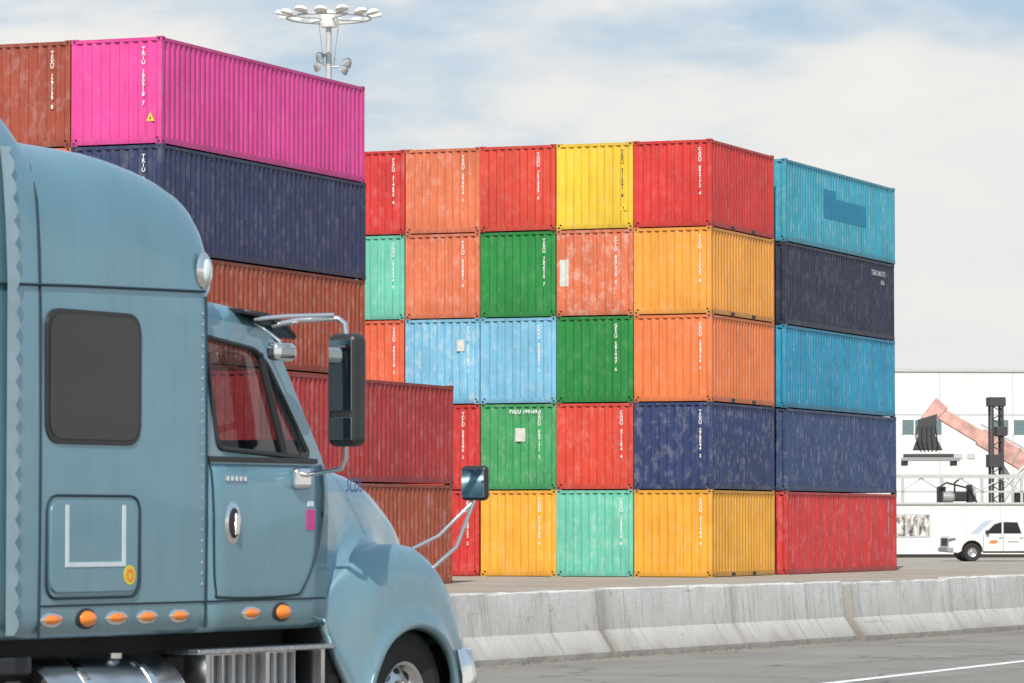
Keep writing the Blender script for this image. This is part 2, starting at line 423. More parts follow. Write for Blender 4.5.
cols=[
 [(AMB2,.3),(NAVY,.45),(ORG,.3),(AMB,.35),(RED,.15)],
 [(MINT,.55),(RORG,.35),(GRN,.2),(SAL,.75),(YEL,.35)],
 [(AMB2,.35),(GRN2,.45),(LBL,.55),(GRN,.2),(RORG,.25)],
 [(RED,.3),(RED,.3),(LBL,.78),(SAL,.5),(SAL,.5)],
 [(RED,.3),(RED,.3),(RO2,.35),(MINT,.45),(RED,.35)],
 [(NAVY,.2),(RORG,.2),(ORG,.3),(SAL,.4),(RED,.3)],
]
M_PALE=simple('pale_patch',(.62,.62,.58),.7,var=.2)
for ci,cl in enumerate(cols):
    for ri,(c,wr) in enumerate(cl):
        o=container(org0+CY*(p*ci),ri*H0,6.058,H0,c,wr,ty=random.choice([.34,.38,.55]) if ci else .36,tri=(ci,ri) in((1,4),))
        if (ci,ri)==(2,1):
            box('pale_label',(.004,.012),(1.0,1.32),(1.45,1.85),M_PALE,o)
            text('stencil','FXLU 199169 1',.16,M_LETTER,o,Matrix.Translation((.006,1.0,H0-.30))@MX_END)
        if (ci,ri)==(1,3):
            V=[];F=[]; sub=[q for q in corr(.10,W-.10,.25,.048) if q[0]>2.05]
            for a,dd in sub: V+=[(.012+dd,a,.9),(.012+dd,a,1.7)]
            for i in range(len(sub)-1): F.append((2*i,2*i+2,2*i+3,2*i+1))
            mesh_obj('white_repair_patch',V,F,M_PALE,o)
        if (ci,ri)==(3,2):
            box('pale_label',(.004,.012),(.5,.75),(1.6,1.95),M_PALE,o)
orgT=org0+CX*6.92-CY*.10
TEAL=(54,166,192); DNAVY=(42,48,72); BLU=(28,150,190); NAV2=(54,76,120); TRED=(208,50,50)
for ri,(c,wr) in enumerate([(TRED,.35),(NAV2,.4),(BLU,.35),(DNAVY,.2),(TEAL,.45)]):
    o=container(orgT,ri*H0,12.192,H0,c,wr,txt=False)
    if ri==0:
        text('serial_number','\n'.join('CRXU 203711'),.15,M_LETTER,o,Matrix.Translation((11.2,.008,H0-.32))@MX_SIDE,ls=.72)
    if ri==3:
        text('serial_number','TGHU 340117 3',.24,M_LETTER,o,Matrix.Translation((10.3,.008,H0-.5))@MX_SIDE)
        text('type_code','45G1',.2,M_LETTER,o,Matrix.Translation((10.8,.008,H0-.78))@MX_SIDE)
    if ri==4:
        pts=corr(.13,12.192-.13,.278,.040)
        mdt=simple('dark_teal_paint',(.02,.20,.34),.6)
        for (z0,z1,a0,a1) in ((1.0,1.7,4.0,8.9),(1.703,1.95,4.0,5.4)):
            V=[];F=[]; sb=[q for q in pts if a0<=q[0]<=a1]
            for a,dd in sb: V+= [(a,.012+dd,z0),(a,.012+dd,z1)]
            for i in range(len(sb)-1): F.append((2*i,2*i+2,2*i+3,2*i+1))
            mesh_obj('repainted_panel',V,F,mdt,o)
for cn in (1,2):
    for ri in range(5):
        container(orgT+CY*(p*cn),ri*H0,12.192,H0,random.choice([RED,NAVY,ORG,TEAL,AMB]),.3,txt=False)
orgL=Vector((-8.38,96.2,0))
HC=2.896
PINK=(230,62,156); NV=(48,58,98); RUST=(166,76,48); LRED=(176,44,48); BROWN=(164,74,52)
stackL=[[(RUST,.3,HC),(RUST,.3,H0),(RUST,.4,H0),(NV,.25,H0),(PINK,.1,H0)],
        [(RUST,.3,HC),(RUST,.3,H0),(NV,.3,H0),(SAL,.3,H0),(BROWN,.4,H0)],
        [(NV,.3,HC),(RUST,.3,H0),(LRED,.3,H0),(RUST,.3,H0),(BROWN,.4,H0)]]
for ci,cl in enumerate(stackL):
    z=0
    for ri,(c,wr,h) in enumerate(cl):
        hh=h+(.02 if ri==0 else 0)
        container(orgL+CY*((p+.02)*ci),z,12.192,hh,c,wr,ty=.5,tri=(c==PINK)); z+=hh
for i,(c,wr) in enumerate([(RUST,.45),(LRED,.3)]):
    container(orgL-CY*p+CX*.2,i*(H0+.03),12.192,H0+.03,c,wr,txt=False)

# ---------------------------------------------------------------- high mast light
mast=empty('high_mast_light',(-9.14,200,0))
revolve('pole',[(.32,0),(.30,1),(.14,26.8),(0,26.8)],M_GALV,mast,'Z',16)
revolve('hub',[(0,26.3),(.4,26.3),(.45,26.5),(.45,26.9),(.2,27.15),(0,27.2)],M_WHITE,mast,'Z',16)
R=2.1
ring=[(R*math.cos(a*math.pi/16),R*math.sin(a*math.pi/16),26.75) for a in range(32)]
tube('ring',ring,.06,M_GALV,mast,True)
for k in range(4):
    a=k*math.pi/2+.5; tube('spoke',[(0,0,26.7),(R*math.cos(a),R*math.sin(a),26.75)],.05,M_GALV,mast)
for k in range(14):
    a=2*math.pi*k/14+.1; o=revolve('floodlight',[(0,.10),(.16,.10),(.27,.05),(.34,-.07),(.34,-.11),(.0,-.09)],M_WHITE,mast,'Z',14)
    o.location=(R*1.12*math.cos(a),R*1.12*math.sin(a),26.95+.06*(k%2)); o.rotation_euler=(.25*math.sin(a),-.25*math.cos(a),0)
tube('lower_arm',[(-.6,0,24.6),(0,0,24.3),(.9,0,24.35)],.05,M_GALV,mast)
for (x,z,ry) in ((-.45,24.85,-.7),(.95,24.55,.8),(-.55,24.35,-.9),(.8,24.2,1.0)):
    o=revolve('lower_floodlight',[(0,.18),(.14,.16),(.3,-.12),(0,-.1)],M_GREY,mast,'Z',14); o.location=(x,-.1,z); o.rotation_euler=(.5,ry,0)
tube('cable_a',[(-.5,0,26.6),(-.25,0,24.4)],.02,M_GREY,mast); tube('cable_b',[(.5,0,26.6),(.25,0,24.4)],.02,M_GREY,mast)

# ---------------------------------------------------------------- right background
M_BW=simple('building_white_panel',(.70,.70,.70),.6,var=.06,scale=.3)
M_BG=simple('building_window',(.14,.21,.22),.15)
M_JOINT=simple('joint_grey',(.50,.51,.51),.6)
M_DK2=simple('weathered_dark_steel',(.055,.055,.06),.6)
wh=empty('white_warehouse',(22,250,0),math.radians(4))
box('walls',(0,60),(0,30),(0,11.0),M_BW,wh)
box('parapet',(-.1,60.1),(-.1,30.1),(11.003,11.2),M_JOINT,wh)
for k in range(1,13): box('panel_joint',(k*4.6-.03,k*4.6+.03),(-.012,.01),(0,11),M_JOINT,wh)
box('eaves_band',(0,60),(-.02,.01),(8.3,8.38),M_JOINT,wh)
for (a,b_) in ((2.2,4.7),(7.9,8.9),(9.2,14)):
    box('window_band',(a,b_),(-.03,.02),(7.1,8.0),M_BG,wh)
    for q in range(int((b_-a)/.8)): box('mullion',(a+q*.8-.04,a+q*.8+.04),(-.06,-.035),(7.1,8.0),M_WHITE,wh)
box('roller_door',(12,16),(-.03,.02),(0,4.5),M_GREY,wh)
for x in (5.5,6.3,10.5): box('wall_vent',(x,x+.5),(-.05,.01),(5.6,5.9),M_JOINT,wh)
of=empty('site_office',(16.6,186,0),math.radians(3))
box('walls',(0,14),(0,3),(.15,2.45),M_WHITE,of,.03)
box('roof',(-.08,14.08),(-.08,3.08),(2.453,2.55),M_JOINT,of)
box('skirt',(.05,13.95),(.05,2.95),(0,.147),M_DARK,of)
def notice_mat():
    m,nt,b=newmat('notice_prints'); tc=N(nt,'ShaderNodeTexCoord')
    n=noise(nt,mapping(nt,tc.outputs['Object'],(1.6,1,.8)),2.2,4,.6); r=ramp(nt,n,[(.40,(.07,.07,.07,1)),(.5,(.4,.37,.34,1)),(.58,(.72,.71,.69,1))])
    L(nt,r.outputs[0],b.inputs['Base Color']); return m
M_POST=notice_mat()
for k in range(3): box('notice_board',(1.1+k*.55,1.55+k*.55),(-.03,-.004),(1.0,1.95),M_POST,of)
box('notice_frame',(1.03,2.72),(-.02,-.003),(.93,2.02),M_JOINT,of)
for k in range(1,4): box('window',(4.0+k*3.2,5.2+k*3.2),(-.03,.01),(1.15,1.95),M_DGLASS,of,.01)
for k in range(1,9): box('wall_batten',(k*1.6-.03+1.2,k*1.6+1.2),(-.02,-.002),(.2,2.4),M_JOINT,of)
gt=empty('steel_gantry',(20.5,212,0),math.radians(3))
box('beam',(-.5,16),(0,.3),(3.95,4.15),M_GALV,gt); box('lower_beam',(-.5,16),(0,.3),(3.2,3.3),M_GALV,gt)
for k in range(8):
    box('post',(k*2.1,k*2.1+.14),(.0,.14),(0,3.95),M_GALV,gt)
    tube('brace',[(k*2.1,.1,3.3),(k*2.1+1.05,.1,3.95),(k*2.1+2.1,.1,3.3)],.04,M_GALV,gt)
ge_=empty('diesel_generator',(22.0,205,2.55),math.radians(3))
box('deck',(-.6,2.6),(-.2,1.4),(-.08,0),M_GREY,ge_)
for xx in (-.5,2.4): box('deck_leg',(xx,xx+.12),(0,.12),(-2.55,-.08),M_GREY,ge_)
box('engine',(.2,1.2),(.1,.9),(.15,.65),M_DARK,ge_,.08); box('radiator',(1.25,1.45),(.1,.9),(.05,1.0),M_DARK,ge_,.03)
box('control_box',(-.3,.1),(.2,.7),(.1,.9),M_DARK,ge_,.03); revolve('fan',[(0,-.05),(.35,-.05),(.38,0),(.38,.1),(0,.1)],M_GREY,ge_,'X',20,(1.55,.5,.5))
revolve('alternator',[(0,0),(.26,.02),(.28,.1),(.28,.5),(.2,.6),(0,.6)],M_GREY,ge_,'X',20,(-.1,.0,.35))
tube('exhaust',[(.6,.5,.6),(.6,.5,1.1),(.8,.5,1.25)],.05,M_DARK,ge_); tube('roll_bar',[(-.3,0,0),(-.3,0,.85),(.1,0,1.1),(1.3,0,.8),(1.7,0,0)],.05,M_DARK,ge_)
M_BOOM=simple('faded_red_paint',(.66,.38,.33),.5,var=.4,scale=2)
rs=empty('reach_stacker',(0,222,0))
def beam(name,a,b,w1,w2,mat,par,thick=.5,y=0):
    A=Vector(a);B=Vector(b);dv=(B-A).normalized();nv=Vector((-dv.y,dv.x))
    pl=[A+nv*w1/2,B+nv*w2/2,B-nv*w2/2,A-nv*w1/2]
    return prism(name,[(q.x,q.y) for q in pl],y-thick/2,y+thick/2,mat,par,.03)
beam('boom_outer',(31.5,3.1),(25.8,6.35),1.15,.95,M_BOOM,rs,.8)
beam('boom_inner',(26.2,6.1),(23.4,7.75),.72,.65,M_BOOM,rs,.6)
beam('boom_head',(23.7,8.2),(22.8,7.2),.85,.6,M_BOOM,rs,.7)
beam('boom_rail',(31.5,3.85),(25.8,7.05),.12,.12,M_GALV,rs,.1,-.3)
for k in range(6):
    t=k/6; x=31.2-5.2*t; z=3.27+2.97*t; beam('boom_rib',(x-.25,z-.43),(x+.28,z+.48),.07,.07,M_GREY,rs,.84)
beam('lift_cylinder',(28.6,2.2),(26.6,5.5),.3,.22,M_GALV,rs,.25,.5)
prism('rotator',[(22.4,7.3),(23.4,7.6),(23.3,6.4),(23.7,5.6),(22.1,5.6),(22.4,6.4)],-.4,.4,M_DK2,rs,.04)
box('spreader',(21.6,24.3),(-.5,.5),(5.2,5.4),M_DK2,rs,.04)
box('spreader_beam',(21.4,24.6),(-.8,-.5),(5.0,5.2),M_GREY,rs,.03)
for xx in (21.5,24.2): box('twistlock_leg',(xx,xx+.25),(-.7,.7),(4.75,5.05),M_DARK,rs)
for k in range(5): tube('hydraulic_hose',[(22.3+k*.25,-.45,6.9),(22.2+k*.3,-.6,6.3-.1*k),(22.5+k*.2,-.5,5.5)],.035,M_BLACK,rs)
box('chassis',(25.5,34),(-1.5,1.5),(1.0,2.0),M_BOOM,rs,.08); box('cabin',(27.6,29.2),(-.9,.7),(2.0,3.5),M_WHITE,rs,.1); box('cabin_glass',(27.55,29.25),(-.93,.5),(2.5,3.3),M_DGLASS,rs,.1)
box('counterweight',(32,34.4),(-1.4,1.4),(2.0,3.2),M_BOOM,rs,.15)
for xx in (26.8,32.6):
    for yy in (-1.7,1.2): revolve('wheel',[(0,.1),(.35,.1),(.4,0),(.8,0),(.86,.1),(.86,.5),(.8,.55),(0,.5)],M_BLACK,rs,'Y',28,(xx,yy,.86))
lm_=empty('lattice_mast',(26.2,218,0),math.radians(10))
for x in (-.28,.28):
    for y in (-.28,.28): box('leg',(x-.06,x+.06),(y-.06,y+.06),(0,8.0),M_DK2,lm_)
for k in range(11):
    tube('lacing',[(-.28,-.28,k*.72),(.28,-.28,k*.72+.36),(-.28,-.28,k*.72+.72)],.035,M_DK2,lm_); tube('lacing_b',[(.28,.28,k*.72),(.28,-.28,k*.72+.36),(.28,.28,k*.72+.72)],.035,M_DK2,lm_)
box('head_block',(-.45,.45),(-.4,.4),(7.9,8.4),M_DK2,lm_,.04); box('service_box',(-.5,.2),(-.45,.3),(4.6,5.3),M_DK2,lm_,.04); box('service_box_b',(-.1,.5),(-.45,.3),(6.3,6.8),M_DK2,lm_,.04)
tube('stay',[(.3,0,3.4),(1.8,0,4.9)],.08,M_GALV,lm_); tube('stay_b',[(0,0,2.2),(1.7,0,4.6)],.07,M_GALV,lm_)
# ---------------------------------------------------------------- pickup
pk=empty('pickup_truck',(18.2,168,0),math.radians(6)); pk.scale=(.97,.97,.97)
M_PW=simple('white_car_paint',(.72,.72,.72),.25,coat=.6,var=.05)
def arc(cx,cz,r,a0,a1,n=10): return [(cx+r*math.cos(math.radians(a0+(a1-a0)*k/n)),cz+r*math.sin(math.radians(a0+(a1-a0)*k/n))) for k in range(n+1)]
body=[(.05,.40),(.0,.60),(.0,1.00),(.08,1.09),(.5,1.13),(1.2,1.16),(3.6,1.16),(3.603,1.24),(5.33,1.24),(5.38,.95),(5.38,.48),(4.75,.42)]+arc(4.28,.44,.46,0,180)+[(1.5,.40)]+arc(1.02,.44,.46,0,180)+[(.4,.36)]
prism('body',body,0,1.85,M_PW,pk,.03,2)
prism('cab',[(1.22,1.13),(1.32,1.18),(1.90,1.70),(2.15,1.78),(2.95,1.79),(3.28,1.73),(3.42,1.15)],.08,1.77,M_PW,pk,.04,2)
prism('windscreen',[(1.34,1.185),(1.87,1.665),(1.93,1.65),(1.42,1.17)],.2,1.65,M_DGLASS,pk)
prism('front_window',[(1.60,1.20),(2.02,1.60),(2.33,1.69),(2.33,1.20)],.066,.09,M_DGLASS,pk)
prism('rear_window',[(2.41,1.20),(2.41,1.69),(3.02,1.68),(3.20,1.20)],.066,.09,M_DGLASS,pk)
box('bed_opening',(3.70,5.3),(.12,1.73),(1.15,1.247),M_DARK,pk)
for x in (1.02,4.28):
    for y in (.0,1.62):
        revolve('tyre',[(.2,.02),(.35,0),(.39,.04),(.39,.2),(.35,.23),(.2,.22)],M_BLACK,pk,'Y',28,(x,y,.39))
        revolve('rim',[(0,.05),(.06,.04),(.08,.07),(.2,.04),(.22,.02),(.22,.2),(0,.2)],M_ALU,pk,'Y',20,(x,y,.39))
    revolve('wheel_well',[(0,.1),(.45,.1),(.45,1.7),(0,1.7)],M_DARK,pk,'Y',24,(x,.08,.45))
prism('headlamp',[(-.008,.84),(-.008,.98),(.25,1.02),(.32,.93)],-.006,.3,M_MIRROR,pk); box('bumper',(-.08,.2),(-.03,1.88),(.40,.60),M_GREY,pk,.04); box('grille',(-.02,.05),(.35,1.5),(.66,1.0),M_DARK,pk,.02)
box('door_seam',(1.5,1.515),(-.004,.01),(.45,1.14),M_DARK,pk); box('door_seam_b',(2.37,2.385),(-.004,.01),(.45,1.14),M_DARK,pk); box('door_seam_c',(3.3,3.315),(-.004,.01),(.5,1.14),M_DARK,pk); box('bed_gap',(3.55,3.58),(-.004,.05),(.5,1.2),M_DARK,pk)
box('sill',(1.5,3.8),(-.01,.05),(.36,.44),M_DARK,pk)
for x in (2.2,3.1): box('door_handle',(x,x+.15),(-.03,.0),(1.0,1.03),M_GREY,pk)
box('side_mirror',(1.6,1.75),(-.15,.02),(1.18,1.34),M_PLAST,pk,.03)
M_ORS=simple('orange_stripe',(.7,.22,.08),.5)
prism('door_emblem',[(1.75,.78),(1.82,.9),(2.1,.92),(2.16,.82),(2.0,.76)],-.006,.01,M_ORS,pk); box('door_label',(2.6,3.05),(-.006,.01),(.82,.87),M_GREY,pk)
gb=empty('gas_bottle_rack',(24.0,182,0))
for k in range(3): revolve('bottle',[(0,0),(.14,0),(.14,1.3),(.06,1.5),(0,1.5)],M_GREY,gb,'Z',14,(k*.32,0,0))

# ================================================================ TRUCK
TK=empty('semi_truck',(-.695,25,0),math.radians(60))
def loft(name,stations,fn,mat,closed_caps=True,mirror=True,smooth=True):
    V=[];F=[];rows=[]
    for u in stations:
        h=fn(u); full=h+[(a,2.4-b,c) for a,b,c in reversed(h[:-1])]; rows.append(full)
    n=len(rows[0])
    for r in rows: V+=r
    for i in range(len(rows)-1):
        for j in range(n-1): F.append((i*n+j,i*n+j+1,(i+1)*n+j+1,(i+1)*n+j))
    if closed_caps:
        F.append(tuple(range(n))); F.append(tuple((len(rows)-1)*n+j for j in range(n)))
    return mesh_obj(name,V,F,mat,TK,smooth)
kk=[(-4.6,1.75),(-4.3,1.58),(-4.05,1.39),(-3.85,1.2),(-3.7,1.04),(-3.5,1.015),(-3.3,1.01),(-2.95,1.0),(-2.69,.955),(-2.45,.885),(-2.29,.81),(-2.16,.69),(-2.07,.55),(-2.01,.38),(-1.975,.2),(-1.96,0.02)]
half=[(.14,.965),(.05,.975),(.012,1.01),(0,1.08),(0,1.15),(-.004,1.4),(-.006,1.75),(-.006,2.1),(-.003,2.45),(0,2.75),(.004,2.9),(.010,3.05),(.018,3.2),(.030,3.33),(.05,3.44),(.08,3.53),(.13,3.60),(.21,3.65),(.34,3.685),(.6,3.705),(.9,3.715),(1.2,3.72)]
def fs(u):
    k=herm(kk,u); out=[]
    for (y,z) in half:
        if z>2.9:
            t=max(0,(u+3.0)/1.04)
            out.append((u+.55*t*t*math.sin(math.pi*y/2.4)*(1 if y>.1 else y/.1), y+.12*(1-min(1,k))**2, 2.9+(z-2.9)*k))
        else: out.append((min(u,-2.14),y,z))
    return out
st=[-4.6,-4.4,-4.2,-4.05,-3.95,-3.85,-3.8,-3.75,-3.7,-3.6,-3.5,-3.3,-3.1,-2.9,-2.75,-2.6,-2.5,-2.4,-2.3,-2.22,-2.16,-2.12,-2.08,-2.05,-2.02,-2.0,-1.985,-1.97,-1.96]
loft('sleeper_body',st,fs,M_TP)
halfc=[(.14,.965),(.05,.975),(.012,1.01),(0,1.08),(-.002,1.25),(-.012,1.45),(-.016,1.65),(-.010,1.8),(0,1.90),(.012,1.95),(.04,1.965),(.5,1.965),(1.2,1.965)]
loft('cab_lower_body',[-2.128,-1.9,-1.6,-1.3,-1.05,-.85],lambda u:[(u,y,z) for y,z in halfc],M_TP)
hole=roundpoly([(-2.05,2.68),(-1.52,2.62),(-1.40,2.53),(-1.03,2.02),(-1.06,1.985),(-1.98,2.03)],.05)
outer=roundpoly([(-2.125,1.94),(-2.125,2.80),(-1.42,2.75),(-1.30,2.68),(-.88,2.0),(-.86,1.94)],.03)
TILT=Matrix.Translation((0,.03,1.94))@Matrix.Rotation(math.radians(85),4,'X')@Matrix.Translation((0,-1.94,0))
TILTL=Matrix.Translation((0,2.37,1.94))@Matrix.Rotation(math.radians(95),4,'X')@Matrix.Translation((0,-1.94,0))
for TM,nm in ((TILT,'cab_side_right'),(TILTL,'cab_side_left')):
    sg=1 if TM is TILT else -1
    o=fillcurve(nm,[outer,hole],.04,M_TP,TK); o.matrix_local=TM
    gobj=mesh_obj('door_glass',[(a,b,0) for a,b in hole],[tuple(range(len(hole)))],M_GLASS,TK); gobj.matrix_local=TM
    rim=tube('window_seal',[(a,b,.022*sg) for a,b in hole],.016,M_PLAST,TK,True); rim.matrix_local=TM
    dv=tube('window_divider',[(-1.47,2.6,.015*sg),(-1.27,2.0,.015*sg)],.024,M_PLAST,TK); dv.matrix_local=TM
box('belt_trim',(-2.10,-.95),(-.008,.04),(1.955,1.985),M_PLAST,TK,.005)
def fr(u):
    zt=herm([(-2.14,2.90),(-1.9,2.895),(-1.6,2.875),(-1.4,2.84),(-1.28,2.79)],u)
    return [(u,.10,2.72),(u,.105,2.77),(u,.13,zt-.05),(u,.2,zt),(u,.5,zt+.03),(u,1.2,zt+.05)]
loft('cab_roof',[-2.14,-2.0,-1.8,-1.6,-1.5,-1.4,-1.33,-1.28],fr,M_TP)
V=[];F=[]
vs=[(-1.62,2.875),(-1.40,2.865),(-1.2,2.82),(-1.08,2.74)]
ys=[.02,.06,.5,1.2,1.9,2.34,2.38]
for (a,b) in vs:
    for yy in ys:
        e=.06*((yy-1.2)/1.2)**4
        V.append((a-1.2*e+.12*(1-((yy-1.2)/1.2)**2),yy,b+.03-e))
for i in range(len(vs)-1):
    for j in range(len(ys)-1): F.append((i*7+j,i*7+j+1,(i+1)*7+j+1,(i+1)*7+j))
o=mesh_obj('sun_visor',V,F,M_PLAST,TK,True); m=o.modifiers.new('s','SOLIDIFY'); m.thickness=.03
mesh_obj('windshield',[(-1.27,.12,2.76),(-1.2,1.2,2.79),(-1.27,2.28,2.76),(-.86,2.33,1.97),(-.72,1.2,1.97),(-.86,.07,1.97)],[(0,1,4,5),(1,2,3,4)],M_GLASS,TK)
M_INT=simple('cab_interior',(.05,.05,.055),.8)
box('rear_wall',(-2.15,-2.13),(.08,2.32),(1.97,2.85),M_INT,TK)
box('dashboard',(-1.15,-.9),(.15,2.25),(1.967,2.1),M_INT,TK,.03)
for yy in (.35,1.45):
    box('seat_base',(-1.95,-1.45),(yy,yy+.55),(1.967,2.02),M_INT,TK,.02); box('seat_back',(-2.08,-1.93),(yy,yy+.5),(1.97,2.42),M_INT,TK,.05)
tube('steering_wheel',[(-1.3+.08*math.sin(a*math.pi/12),1.72+.2*math.cos(a*math.pi/12),2.12+.17*math.sin(a*math.pi/12)) for a in range(24)],.016,M_BLACK,TK,True)
# hood and fenders
kz=[(-.85,1.97),(-.4,1.94),(0,1.885),(.3,1.81),(.6,1.69),(.8,1.55),(.95,1.36),(1.05,1.15),(1.12,.92)]
kyh=[(-.85,.04),(-.55,.13),(-.3,.20),(0,.26),(.4,.36),(.8,.44),(1.12,.62)]
kyf=[(-.85,0),(-.72,-.02),(-.55,-.09),(-.4,-.135),(0,-.15),(.5,-.14),(.7,-.08),(.85,.05),(1.0,.28),(1.12,.55)]
kzf=[(-.85,1.05),(-.75,1.18),(-.6,1.32),(-.4,1.42),(-.15,1.46),(.1,1.44),(.3,1.35),(.55,1.12),(.75,.90),(.95,.80),(1.12,.76)]
kzb=[(-.85,.97),(-.7,.72),(-.56,.50),(-.50,.52),(-.46,.64),(-.38,.78),(-.25,.88),(-.1,.93),(0,.94),(.1,.93),(.25,.88),(.38,.78),(.46,.64),(.5,.48),(.6,.45),(1.12,.5)]
def fh(u):
    zt=herm(kz,u);yh=herm(kyh,u);yf=herm(kyf,u);zf=herm(kzf,u);zb=herm(kzb,u)
    zf=max(zf,zb+.08); d=yh-yf; hz=zf-zb
    return [(u,yf+.05,zb),(u,yf+.012,zb+.012),(u,yf-.006,zb+.035),(u,yf+.022,zb+.075),(u,yf+.028,zb+hz*.35),(u,yf+.03,zb+hz*.6),(u,yf+.04,zb+hz*.82),(u,yf+.08*d+.04,zb+hz*.94),(u,yf+.24*d+.03,zf+.01),
            (u,yf+.62*d+.01,zf+.01),(u,yf+.90*d,zf+.02),(u,yh-.004,zf+.08),(u,yh+.008,zf+(zt-zf)*.5),(u,yh+.02,zt-.15*(zt-zf)/.5),(u,yh+.045,zt-.07*(zt-zf)/.5),(u,yh+.10,zt-.02),(u,yh+.2,zt),(u,(yh+1.2)*.5+.1,zt+.025),(u,1.2,zt+.04)]
sts=[-.85+1.97*i/80 for i in range(81)]
ho=loft('hood_and_fenders',sts,fh,M_TP,False)
mod=ho.modifiers.new('s','SOLIDIFY'); mod.thickness=.02; mod.offset=-1
box('engine_block',(-.84,.95),(.42,1.98),(.55,1.2),M_BLACK,TK)
box('inner_fender',(-.8,-.62),(.05,2.35),(.5,1.0),M_BLACK,TK)
box('inner_fender_front',(.56,.8),(.12,2.28),(.45,.8),M_BLACK,TK)
box('grille',(1.06,1.14),(.7,1.7),(.55,1.1),M_CHROME,TK,.03)
for k in range(7): box('grille_slat',(1.14,1.15),(.74,1.66),(.6+k*.07,.63+k*.07),M_DARK,TK)
for yy in (.05,1.98): box('headlamp',(.88,1.02),(yy+.1,yy+.3),(.72,.95),M_MIRROR,TK,.04)
V=[];F=[];path=[(.50,-.14),(.74,-.10),(.92,.03),(1.1,.33),(1.22,.8),(1.25,1.2),(1.22,1.6),(1.1,2.07),(.92,2.37),(.74,2.50),(.50,2.54)]
pr=[(-.04,.24),(.0,.30),(.02,.45),(.015,.64),(-.02,.80),(-.06,.82)]
for i,(a,b) in enumerate(path):
    cx,cy=.4,1.2; dx,dy=a-cx,b-cy; l=math.hypot(dx,dy); dx/=l;dy/=l
    for (q,z) in pr: V.append((a+dx*q,b+dy*q,z))
for i in range(len(path)-1):
    for j in range(len(pr)-1): F.append((i*6+j,i*6+j+1,(i+1)*6+j+1,(i+1)*6+j))
mesh_obj('front_bumper',V,F,M_CHROME,TK,True)
def wheel(x,y,side,r=.49):
    s=side
    revolve('tyre',[(.25,.0*s),(.30,-.015*s),(.36,-.022*s),(.365,-.026*s),(.375,-.022*s),(.42,-.02*s),(.465,.0*s),(.485,.03*s),(r,.06*s),(r,.24*s),(.47,.28*s),(.25,.28*s)],M_BLACK,TK,'Y',56,(x,y,r))
    revolve('wheel_rim',[(0,-.06*s),(.05,-.06*s),(.08,-.04*s),(.085,.01*s),(.17,.03*s),(.2,.05*s),(.215,.03*s),(.235,-.005*s),(.255,-.012*s),(.262,.0*s),(.255,.1*s)],M_ALU,TK,'Y',40,(x,y,r))
    for k in range(10):
        a=k*math.pi/5; revolve('lug_nut',[(0,-.03*s),(.014,-.028*s),(.018,0),(.018,.03*s)],M_CHROME,TK,'Y',8,(x+.125*math.cos(a),y,r+.125*math.sin(a)))
        a+=math.pi/10; revolve('hand_hole',[(0,-.002*s),(.024,-.001*s),(.026,.02*s)],M_DARK,TK,'Y',12,(x+.185*math.cos(a),y+.035*s,r+.185*math.sin(a)))
wheel(0,-.02,1); wheel(0,2.42,-1)
for x in (-5.7,-7.0):
    for yy,sd in ((.02,1),(2.38,-1)):
        wheel(x,yy,sd); revolve('inner_tyre',[(.25,0),(.485,.0),(.49,.05),(.49,.24),(.25,.28)],M_BLACK,TK,'Y',40,(x,yy+.32*sd,.49)).scale=(1,sd,1)
for yy in (.8,1.52): box('frame_rail',(-7.8,.9),(yy,yy+.08),(.62,.9),M_DARK,TK)
box('fifth_wheel',(-6.8,-5.9),(.75,1.65),(1.0,1.12),M_DARK,TK,.03); box('fifth_wheel_base',(-6.7,-6.0),(.85,1.55),(.9,1.0),M_DARK,TK)
box('under_cab',(-4.55,-.86),(.3,2.1),(.6,.96),M_BLACK,TK)
box('rear_mudguard',(-5.0,-4.62),(.1,.6),(.3,.9),M_BLACK,TK,.03)
revolve('fuel_tank',[(0,-3.55),(.22,-3.55),(.31,-3.52),(.335,-3.47),(.335,-2.30),(.31,-2.25),(0,-2.25)],M_ALU,TK,'X',40,(0,.32,.53))
for x in (-3.2,-2.6): revolve('tank_strap',[(.338,x-.03),(.345,x-.03),(.345,x+.03),(.338,x+.03)],M_CHROME,TK,'X',40,(0,.32,.53))
revolve('fuel_cap',[(0,0),(.05,0),(.05,.03),(.0,.035)],M_CHROME,TK,'Z',16,(-2.75,.2,.84))
M_STEP=simple('step_plate',(.62,.62,.62),.35,1,var=.4,scale=40)
box('step_top',(-2.22,-.78),(-.02,.22),(.845,.875),M_STEP,TK,.008)
box('step_mid',(-2.1,-.9),(-.04,.2),(.60,.63),M_STEP,TK,.008); box('step_low',(-2.05,-.95),(-.05,.2),(.33,.36),M_STEP,TK,.008)
box('step_riser',(-2.0,-1.0),(.12,.16),(.3,.84),M_ALU,TK)
for k in range(9): box('riser_rib',(-1.95+k*.11,-1.92+k*.11),(.10,.118),(.38,.83),M_GREY,TK)
for x in (-2.12,-1.5,-.9): box('step_bracket',(x,x+.04),(0,.3),(.3,.86),M_ALU,TK)
box('battery_box',(-2.2,-1.0),(.2,.6),(.25,.84),M_DARK,TK,.02)
for k in range(3): revolve('air_bag',[(0,0),(.1,0),(.13,.05),(.1,.1),(.13,.15),(.1,.2),(.13,.25),(.1,.3),(0,.3)],M_BLACK,TK,'Z',20,(-3.85-.28*k,.15,.45))
box('chassis_bracket',(-4.4,-3.7),(.05,.3),(.78,.88),M_DARK,TK,.02)
def seam(name,pts,r=.006,mat=M_SEAM,cyc=False): tube(name,pts,r,mat,TK,cyc)
seam('roof_seam',[(-4.6,-.004,2.86),(-3.4,-.004,2.90),(-2.15,-.004,2.93)],.008)
